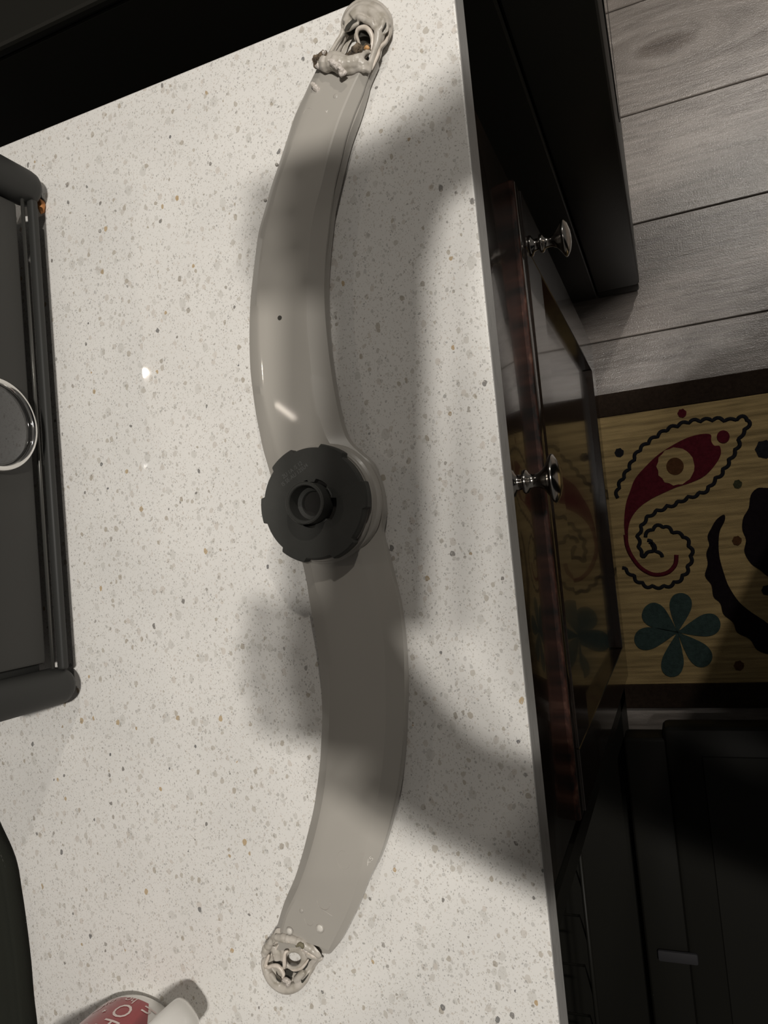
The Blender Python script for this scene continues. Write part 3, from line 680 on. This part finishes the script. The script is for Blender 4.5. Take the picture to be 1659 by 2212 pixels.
slab(bm, bc_, [(500, 390), (300, 600), (185, 730), (190, 880), (280, 1060), (420, 1220), (600, 1320), (800, 1320), (980, 1220), (1100, 1080), (1180, 920), (1300, 760), (1330, 660), (1100, 480), (900, 420), (700, 380), (600, 370)] + rr_[::-1], .0008, .0060, 2)
# basin floor around the hole
hole = [(830 + 190 * math.cos(t), 700 + 190 * math.sin(t)) for t in np.linspace(0, 2 * PI, 20, endpoint=False)]
strand(bm, bc_, [(u, v, .0075) for u, v in hole] + [(*hole[0], .0075)], .0013, 2)
strand(bm, bc_, [(430, 380, .006), (480, 520, .0055), (500, 700, .0052)], [.003, .0036, .003])
strand(bm, bc_, [(640, 420, .0055), (800, 440, .006), (1000, 500, .0065), (1060, 640, .0065), (1040, 800, .006), (930, 900, .006), (760, 930, .006)], [.0030, .0026, .0026, .0024, .0022, .0018, .0012])
strand(bm, bc_, [(860, 1150, .008), (960, 1060, .0085), (1060, 960, .008)], [.0020, .0022, .0014])
strand(bm, bc_, [(1100, 560, .0100), (1200, 640, .0095), (1320, 690, .009)], [.0018, .0016, .0010], jit=.0002)
strand(bm, bc_, [(330, 1000, .0085), (420, 1130, .009), (530, 1210, .009)], [.0014, .0018, .0014])
tag(melt('melted_end', bm, MELT, arm, .00045, 6), 'melted ring shaped end near the mug')
bm = bmesh.new()
strand(bm, bc_, [(720, 530, .0105), (650, 560, .0115), (625, 680, .012), (630, 800, .012), (625, 890, .011)], [.0006, .0011, .0012, .0012, .0010])
strand(bm, bc_, [(215, 880, .0095), (300, 870, .0105), (390, 840, .011), (490, 850, .0115), (560, 920, .0115), (610, 1020, .0115), (580, 1100, .011)], [.0008, .0012, .0012, .0013, .0013, .0011, .0006])
strand(bm, bc_, [(310, 600, .0100), (270, 700, .0105), (215, 850, .0100)], [.0006, .0011, .0011])
strand(bm, bc_, [(470, 310, .0155), (600, 310, .0165), (740, 320, .0168), (900, 370, .0165)], [.0006, .0011, .0011, .0008])
strand(bm, bc_, [(980, 480, .0125), (1100, 540, .0125), (1220, 620, .0120), (1310, 670, .0115)], [.0009, .0013, .0013, .0006], jit=.0002)
strand(bm, bc_, [(540, 360, .008), (450, 480, .008), (410, 640, .008)], [.0005, .0008, .0008])
strand(bm, bc_, [(1140, 700, .0085), (1070, 800, .0085), (980, 890, .0085), (830, 930, .0080), (720, 880, .0080)], [.0005, .0009, .0010, .0009, .0005])
tag(melt('melted_strand', bm, STRAND, arm, .00035, 1), 'pale stretched strands')
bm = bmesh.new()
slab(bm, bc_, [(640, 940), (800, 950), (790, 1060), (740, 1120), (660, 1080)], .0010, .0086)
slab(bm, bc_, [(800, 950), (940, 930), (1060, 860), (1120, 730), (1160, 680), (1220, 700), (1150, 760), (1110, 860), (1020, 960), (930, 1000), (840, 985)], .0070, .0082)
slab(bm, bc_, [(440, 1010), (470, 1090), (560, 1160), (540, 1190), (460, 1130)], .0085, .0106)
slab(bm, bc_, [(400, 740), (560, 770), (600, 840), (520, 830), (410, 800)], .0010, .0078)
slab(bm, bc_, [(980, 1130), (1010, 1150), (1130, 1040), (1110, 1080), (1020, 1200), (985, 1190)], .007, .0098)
obj('hollow_shade', bm, CAVITY_SHADE, arm)  # dark slabs paint shade into the recesses of the melted ring
bm = bmesh.new(); strand(bm, bc_, [(600, 1150, .0115), (680, 1140, .0120), (720, 1200, .0115), (680, 1260, .0105)], [.0013, .0014, .0015, .0010], jit=.0003); melt('crusted_flake', bm, CRUST, arm, .00035, 1); bm = bmesh.new()
strand(bm, bc_, [(1040, 430, .0150), (1060, 500, .0145), (1120, 540, .0140)], [.0010, .0013, .0008], jit=.0003); tag(melt('crusted_flake', bm, CRUST, arm, .00035, 1), 'whitish lumps')
bm = bmesh.new(); strand(bm, bc_, [(870, 440, .0162), (920, 400, .0170), (1000, 400, .0170), (1020, 470, .0160)], [.0008, .0012, .0012, .0008], jit=.0003); melt('charred_lump', bm, mat('scorched_olive', (.16, .14, .09), .7), arm, .0004, 1)

# ================================================================== APPLIANCE AT LEFT
tb = empty('countertop_appliance', V(-.52, -.105, 0), 'black appliance with rounded corner posts and chrome ringed dial, left of the spray arm', 'appliance')
bm = bmesh.new(); boxd(bm, -.66, -.397, -.268, .062, .022, .0905, .004, 2); obj('housing', bm, BLACKM, tb, autos=.5)
for y in (-.2745, .0685):
    for x in (-.392, -.650):
        bm = bmesh.new(); p = V(x, y, 0)
        lathe(bm, [(.0005, .0060), (.006, .0066), (.0095, .0086), (.0118, .0120), (.0125, .0165), (.0125, .0870), (.0105, .0910), (.0005, .0925)], p, 'Z', 32); obj('corner_post', bm, BLACKM, tb, smooth=True)
        bm = bmesh.new(); lathe(bm, [(.006, .0002), (.0065, .002), (.006, .0070)], p + Vector((-.006, 0, 0)), 'Z', 24); obj('foot', bm, BLACKM, tb, smooth=True)
bm = bmesh.new(); boxd(bm, -.398, -.387, -.2575, .0515, .027, .0885, .002, 2); pn = obj('front_panel', bm, PANEL, tb, autos=.5)
bm = bmesh.new(); boxd(bm, -.3890, -.3825, -.264, .058, .0125, .0180, .002, 3); obj('bottom_rail', bm, BLACKM, tb, autos=.6)
bm = bmesh.new(); tube(bm, [V(-.3868, -.262, .0225), V(-.3868, .056, .0225)], .0013, 10); obj('trim_rod', bm, mat('satin_black_metal', (.10, .098, .09), .25, metal=.6), tb, smooth=True)
DC = V(-.387, -.1010, .0595)
bm = bmesh.new(); lathe(bm, [(.0280, 0), (.0296, .001), (.0300, .006), (.0290, .0090), (.0272, .0095), (.0260, .0075), (.0258, .004)], DC, 'X', 72, cap=False); dial = obj('dial_ring', bm, CHROME, pn, smooth=True)
bm = bmesh.new(); lathe(bm, [(.0260, .0), (.0258, .006), (.024, .0066), (.001, .0068)], DC, 'X', 56); obj('dial_face', bm, GLASSY, pn, smooth=True)

# crumb by the appliance's corner
bm = bmesh.new(); bmesh.ops.create_icosphere(bm, subdivisions=3, radius=1)
for v in bm.verts:
    v.co *= 1 + .16 * math.sin(v.co.x * 5 + v.co.y * 3) * math.cos(v.co.z * 4)
    v.co = V(-.3905, -.2665, .0028) + Vector((v.co.x * .0024, v.co.y * .0052, v.co.z * .0026))
cr = obj('crumb', bm, CRUMB, smooth=True, origin=V(-.3925, -.2665, 0)); tag(cr, 'small orange crumb beside the corner post of the black appliance', 'crumb')

# pouch at bottom left
edge = [(-.500, .118), (-.482, .142), (-.4716, .166), (-.4578, .1912), (-.4535, .215), (-.4508, .2386), (-.4490, .262), (-.4483, .2857), (-.4469, .3049), (-.446, .33), (-.448, .37), (-.460, .41), (-.49, .435)]
E_ = smoothpts([V(x, y, .0) for x, y in edge], 6)
back = [V(-.66, .435, 0), V(-.68, .40, 0), V(-.69, .28, 0), V(-.67, .14, 0), V(-.60, .10, 0)]
out = E_ + smoothpts(back, 5)
cen = sum(out, Vector()) / len(out)
po = empty('fabric_pouch', V(-.56, .28, 0), 'black fabric pouch with stitched edge at the left of the mug', 'pouch')
bm = bmesh.new(); prev = None
prof = [(1.0, .0008), (1.0, .008), (.992, .0105), (.965, .0125), (.94, .0115), (.90, .016), (.80, .024), (.6, .030), (.3, .034), (.02, .035)]
for f, z in prof:
    vs = [bm.verts.new(cen + (p - cen) * f + Vector((0, 0, z))) for p in out]
    for v, p in zip(vs, out): v.co.z = ZC + z + .0012 * math.sin(p.x * 60 + f * 9) * (1 - f)
    if prev:
        for k in range(len(vs)): bm.faces.new((prev[k], prev[(k + 1) % len(vs)], vs[(k + 1) % len(vs)], vs[k]))
    else: bm.faces.new(vs[::-1])
    prev = vs
bm.faces.new(prev); obj('shell', bm, FABRIC, po, smooth=True)
bm = bmesh.new(); dense = smoothpts(E_, 3); acc = 0; start = None
for i in range(1, len(dense)):
    acc += (dense[i] - dense[i - 1]).length
    if acc > .0030:
        d = (dense[i] - dense[i - 1]).normalized(); p = dense[i] + Vector((-.0010, 0, .0098)); tube(bm, [p - d * .0009, p + d * .0009], .00055, 6); acc = 0
st_ = obj('stitching', bm, THREAD, po); st_['kind'] = 'stuff'

# ================================================================== MUG
MC = V(-.3515, .3110, 0); mr_ = .0435
mug = empty('mug', MC, 'white mug with red print of white letters, at the near end of the countertop', 'mug')
bm = bmesh.new(); lathe(bm, [(.0360, .0006), (.0375, .0), (.0390, .0010), (.0415, .0040), (.0430, .009), (mr_, .014), (mr_, .092), (.0430, .0945), (.0415, .0945), (.0402, .092), (.0402, .012), (.034, .007), (.001, .0065)], MC, 'Z', 96); obj('body', bm, MUGW, mug, smooth=True)
# handle: flat band loop
ha = math.radians(43)
hd = Vector((math.cos(ha), math.sin(ha), 0)); hs = Vector((-math.sin(ha), math.cos(ha), 0))
loop = smoothpts([MC + hd * r + Vector((0, 0, z)) for r, z in ((.041, .020), (.056, .0195), (.070, .0225), (.0785, .034), (.0805, .050), (.078, .064), (.068, .076), (.055, .080), (.041, .080))], 6)
bm = bmesh.new(); prev = None
for i, p in enumerate(loop):
    t = (loop[min(i + 1, len(loop) - 1)] - loop[max(i - 1, 0)]).normalized(); nrm = t.cross(hs).normalized()
    vs = [bm.verts.new(p + hs * .0105 * math.copysign(abs(math.cos(a_)) ** .7, math.cos(a_)) + nrm * .0052 * math.sin(a_)) for a_ in np.linspace(0, 2 * PI, 20, endpoint=False)]
    if prev:
        for k in range(20): bm.faces.new((prev[k], prev[(k + 1) % 20], vs[(k + 1) % 20], vs[k]))
    else: bm.faces.new(vs)
    prev = vs
bm.faces.new(prev[::-1]); obj('handle', bm, MUGW, mug, smooth=True)
# red printed field wrapped on the wall: from angle a0 to a1 (the side facing the camera is +X,+Y)
def wrap(ang, z, r): return MC + Vector((r * math.cos(ang), r * math.sin(ang), z))
A0, A1 = math.radians(52), math.radians(285)
bm = bmesh.new(); prev = None; NA = 90
for i in range(NA + 1):
    t = A0 + (A1 - A0) * i / NA
    zl = .0100 + (.020 * max(0, 1 - i / 8.0)); zs = np.concatenate([np.linspace(zl, max(.0140, zl), 3)[:2], np.linspace(max(.0140, zl + .0001), .088, 10)])
    vs = [bm.verts.new(wrap(t, z, (mr_ if z > .014 else .0430 + (z - .009) * .10) + .00012)) for z in zs]
    if prev:
        for k in range(11): bm.faces.new((prev[k], vs[k], vs[k + 1], prev[k + 1]))
    prev = vs
pf = obj('red_print', bm, MUGR, mug, smooth=True)
def mug_text(s, size, ang, z, sx=1.0, rot=0):
    me = text_mesh(s, size); xs = [v.co.x for v in me.vertices]; c0 = (max(xs) + min(xs)) / 2; ys_ = [v.co.y for v in me.vertices]; c1 = (max(ys_) + min(ys_)) / 2
    bm = bmesh.new(); bm.from_mesh(me); bmesh.ops.triangulate(bm, faces=bm.faces)
    for _ in range(2): bmesh.ops.subdivide_edges(bm, edges=[e for e in bm.edges if e.calc_length() > .0012], cuts=1)
    for v in bm.verts:
        x, y = (v.co.x - c0) * sx, v.co.y - c1
        x, y = x * math.cos(rot) - y * math.sin(rot), x * math.sin(rot) + y * math.cos(rot)
        zz = z + y
        v.co = wrap(ang + x / mr_, zz, (mr_ if zz > .014 else .0430 + (zz - .009) * .10) + .00035)
    return obj('printed_lettering', bm, MUGP, mug)
q90 = PI / 2
for t_, sz, an, z_, rt in (('ho', .0085, 89, .0128, 0), ('O', .0160, 85, .0232, q90), ('H', .0160, 84, .0365, q90), ('h', .0130, 67, .0150, q90), ('or', .0090, 109, .0150, .6),
                           ('C', .012, 116, .0190, .3), ('ho', .010, 66, .0330, 0), ('HO', .016, 108, .0430, 0), ('ho', .010, 132, .030, .3), ('HO', .018, 150, .020, 0), ('HO', .020, 70, .062, 0), ('ho', .012, 98, .066, 0),
                           ('ho', .012, 142, .058, 0), ('HO', .018, 190, .050, q90), ('ho', .012, 190, .020, 0), ('HO', .020, 235, .040, 0), ('ho', .012, 240, .070, 0)):
    mug_text(t_, sz, math.radians(an), z_, 1.0, rt)
def star(ang, z, r):
    bm = bmesh.new(); c = bm.verts.new(wrap(ang, z, mr_ + .0004)); vs = []
    for k in range(10):
        rr = r if k % 2 == 0 else r * .42; a_ = k * PI / 5 + .3
        vs.append(bm.verts.new(wrap(ang + rr * math.cos(a_) / mr_, z + rr * math.sin(a_), mr_ + .0004)))
    for k in range(10): bm.faces.new((c, vs[k], vs[(k + 1) % 10]))
    obj('printed_star', bm, MUGP, mug)
star(math.radians(101.5), .0252, .0019); star(math.radians(93), .0500, .0030); star(math.radians(200), .045, .003)

# ================================================================== PHONE AND THE PERSON HOLDING IT (above the frame)
PC = Vector((0, 0, ZC + H)) + CB * .0085 + CR * (-.021) + CD * (-.070)
phn = empty('smartphone', PC, 'black smartphone held flat above the countertop, lens side down', 'phone')
def pbox(bm, u0, u1, v0, v1, n0, n1, bev, seg=3):
    box(bm, u0, u1, v0, v1, n0, n1, bev, seg)
    return bm
def ptrans(o):   # phone frame: x = right, y = -down, z = back
    m3 = Matrix((CR, -CD, CB)).transposed()
    o.data.transform(m3.to_4x4())
bm = bmesh.new(); box(bm, -.0315, .0315, -.076, .076, -.0036, .0036, .0034, 3); me = bpy.data.meshes.new('case'); bm.to_mesh(me); bm.free()
o = bpy.data.objects.new('case', me); C.objects.link(o); me.materials.append(BLACKM); ptrans(o); o.parent = phn
bm = bmesh.new(); box(bm, -.0295, .0295, -.074, .074, .0037, .0040, .0001, 1); me = bpy.data.meshes.new('screen'); bm.to_mesh(me); bm.free()
o = bpy.data.objects.new('screen', me); C.objects.link(o); me.materials.append(GLASSY); ptrans(o); o.parent = phn
for dx_, dy_ in ((.021, -.062), (.021, -.045), (.003, -.062)):
    bm = bmesh.new(); lathe(bm, [(.0075, -.0036), (.0075, -.0048), (.006, -.0049), (.0055, -.0042), (.0003, -.0042)], (dx_, dy_, 0), 'Z', 28)
    bmesh.ops.recalc_face_normals(bm, faces=bm.faces); me = bpy.data.meshes.new('lens_ring'); bm.to_mesh(me); bm.free()
    o = bpy.data.objects.new('lens_ring', me); C.objects.link(o); me.materials.append(GLASSY); ptrans(o); o.parent = phn

def PH(u, v, n): return PC + CR * u + CD * v + CB * n
verts, edges, rad = [], [], []
def vtx(p, r, par=None):
    verts.append(Vector(p)); rad.append(r); i = len(verts) - 1
    if par is not None: edges.append((par, i))
    return i
def chain(pts, par):
    for p, r in pts: par = vtx(p, r, par)
    return par
bx, by = .205, .060
pel = vtx((bx, by, .98), (.165, .10))
sp1 = chain([((bx + .055, by, 1.12), (.140, .098)), ((bx + .110, by, 1.28), (.150, .105)), ((bx + .135, by, 1.42), (.155, .098))], pel)
nk = chain([((bx + .125, by, 1.50), (.058, .058)), ((bx + .100, by, 1.555), (.052, .054))], sp1)
hx = bx + .200
chain([((hx - .125, by, 1.615), (.072, .085)), ((hx - .14, by, 1.68), (.076, .092)), ((hx - .14, by, 1.745), (.062, .075))], nk)
for s in (1, -1):
    hip = chain([((bx, by + s * .085, .93), .088), ((bx + .01, by + s * .10, .70), .078), ((bx + .02, by + s * .105, .48), .056), ((bx + .06, by + s * .11, .28), .052), ((bx + .09, by + s * .115, .12), .036)], pel)
    chain([((bx + .10, by + s * .12, .058), .040), ((bx + .05, by + s * .13, .046), .034), ((bx + .01, by + s * .135, .040), .026)], hip)
arms = {}
for s, v0 in ((1, -.086), (-1, .082)):
    # s=+1: hand at the far end of the phone (+Y), s=-1: near end
    wr = V(.030, -.187, .387) if s > 0 else V(.014, .072, .387)
    kn = V(-.010, -.172, .390) if s > 0 else V(-.033, .036, .390)
    el = Vector((bx + .115, by + s * .30, 1.12))
    sh = chain([((bx + .135, by + s * .155, 1.42), .056), ((bx + .145, by + s * .22, 1.30), .048), (el, .042), (el.lerp(wr, .45), .040), (el.lerp(wr, .85), .029), (wr, .025)], sp1)
    pm = chain([(wr.lerp(kn, .45), (.029, .015)), (kn, (.030, .014))], sh)
    arms[s] = (pm, kn, wr, v0)
body_data = (list(verts), list(edges), list(rad))
for s in (1, -1):
    pm, kn, wr, v0 = arms[s]
    vv = -1 if s > 0 else 1
    for k, (off, L) in enumerate(((-.0225, .064), (-.0075, .072), (.0075, .068), (.0225, .054))):
        # four fingers spread along the phone's end and bent round its far long edge
        b0 = PH(.010, v0 + vv * .012 + off * .9, .014)
        f1 = PH(-.012, v0 + vv * .010 + off, .0180); f2 = PH(-.031, v0 + vv * .009 + off, .0170); f3 = PH(-.044 - (L - .054) * .4, v0 + vv * .008 + off, .004 if abs(off) > .02 else .001)
        chain([(b0, .0100), (f1, .0090), (f2, .0086), (f3, .0078)], pm)
    ut = .012 if s > 0 else -.004
    th = PH(ut + .008, v0 - vv * .014, .022); th2 = PH(ut - .006, v0 - vv * .028, .022); th3 = PH(ut - .018, v0 - vv * .036, .0165)
    chain([(th, .013), (th2, .0108), (th3, .0088)], pm - 1)
me = bpy.data.meshes.new('person'); me.from_pydata(verts, edges, []); me.update()
t = bpy.data.objects.new('temp', me); C.objects.link(t)
t.modifiers.new('s', 'SKIN'); sv = me.skin_vertices[0].data
for i, r in enumerate(rad):
    sv[i].radius = r if isinstance(r, tuple) else (r, r)
    sv[i].use_root = (i == 0)
ss = t.modifiers.new('ss', 'SUBSURF'); ss.levels = 2; ss.render_levels = 2
me2 = evaluated(t); bpy.data.objects.remove(t); me2.name = 'person'; me2.materials.clear()
SKIN = mat('skin', (.50, .30, .22), .5); SHIRT = mat('dark_sweater', (.05, .055, .07), .9); JEANS = mat('dark_trousers', (.03, .035, .05), .9); HAIR = mat('brown_hair', (.05, .03, .02), .7); SHOE = mat('grey_socks', (.10, .10, .10), .9)
pers = bpy.data.objects.new('person', me2); C.objects.link(pers)
for m in (SKIN, SHIRT, JEANS, SHOE): me2.materials.append(m)
wrs = [arms[1][2], arms[-1][2]]
for p in me2.polygons:
    c = p.center; p.use_smooth = True
    if c.z > 1.50 and abs(c.y - by) < .13: p.material_index = 0
    elif c.z < .10: p.material_index = 3
    elif c.z < .98: p.material_index = 2
    elif min((c - wrs[0]).length, (c - wrs[1]).length) < .14 and c.x < max(wrs[0].x, wrs[1].x) + .02: p.material_index = 0
    else: p.material_index = 1
me2.transform(Matrix.Translation(-Vector((bx, by, 0)))); pers.location = (bx, by, 0)
tag(pers, 'person in dark sweater standing at the countertop holding a phone over it', 'person')
hc = Vector((hx - .145, by, 1.69))
bm = bmesh.new(); bmesh.ops.create_uvsphere(bm, u_segments=28, v_segments=18, radius=1)
for v in bm.verts:
    n_ = v.co.copy(); v.co = hc + Vector((n_.x * .098 + .022, n_.y * .088, n_.z * .112 + .022))
    if n_.x < -.25 and n_.z < .35: v.co.x = hc.x - .02
    v.co += n_ * .004 * math.sin(n_.y * 30)
obj('hair', bm, HAIR, pers, smooth=True)
fx = hc.x - .077
for s in (-1, 1):
    bm = bmesh.new(); bmesh.ops.create_uvsphere(bm, u_segments=14, v_segments=10, radius=.010, matrix=Matrix.Translation((fx + .006, by + s * .030, 1.672))); obj('eye', bm, mat('eye_white', (.7, .7, .68), .2), pers, smooth=True)
    bm = bmesh.new(); bmesh.ops.create_uvsphere(bm, u_segments=14, v_segments=10, radius=1)
    for v in bm.verts: v.co = Vector((hc.x + .01 + v.co.x * .016, by + s * (.082 + .008 * v.co.y), 1.660 + v.co.z * .028))
    obj('ear', bm, SKIN, pers, smooth=True)
bm = bmesh.new(); strandp = [Vector((fx + .004, by, 1.675)), Vector((fx - .010, by, 1.655)), Vector((fx - .018, by, 1.640)), Vector((fx - .004, by, 1.634))]
tube(bm, smoothpts(strandp, 4), [.006, .006, .007, .007, .008, .008, .009, .010, .010, .010, .009, .008, .004], 10); obj('nose', bm, SKIN, pers, smooth=True)
bm = bmesh.new(); tube(bm, [Vector((fx + .006, by - .022, 1.612)), Vector((fx - .002, by, 1.611)), Vector((fx + .006, by + .022, 1.612))], [.003, .0055, .003], 8); obj('mouth', bm, mat('lips', (.42, .18, .15), .5), pers, smooth=True)
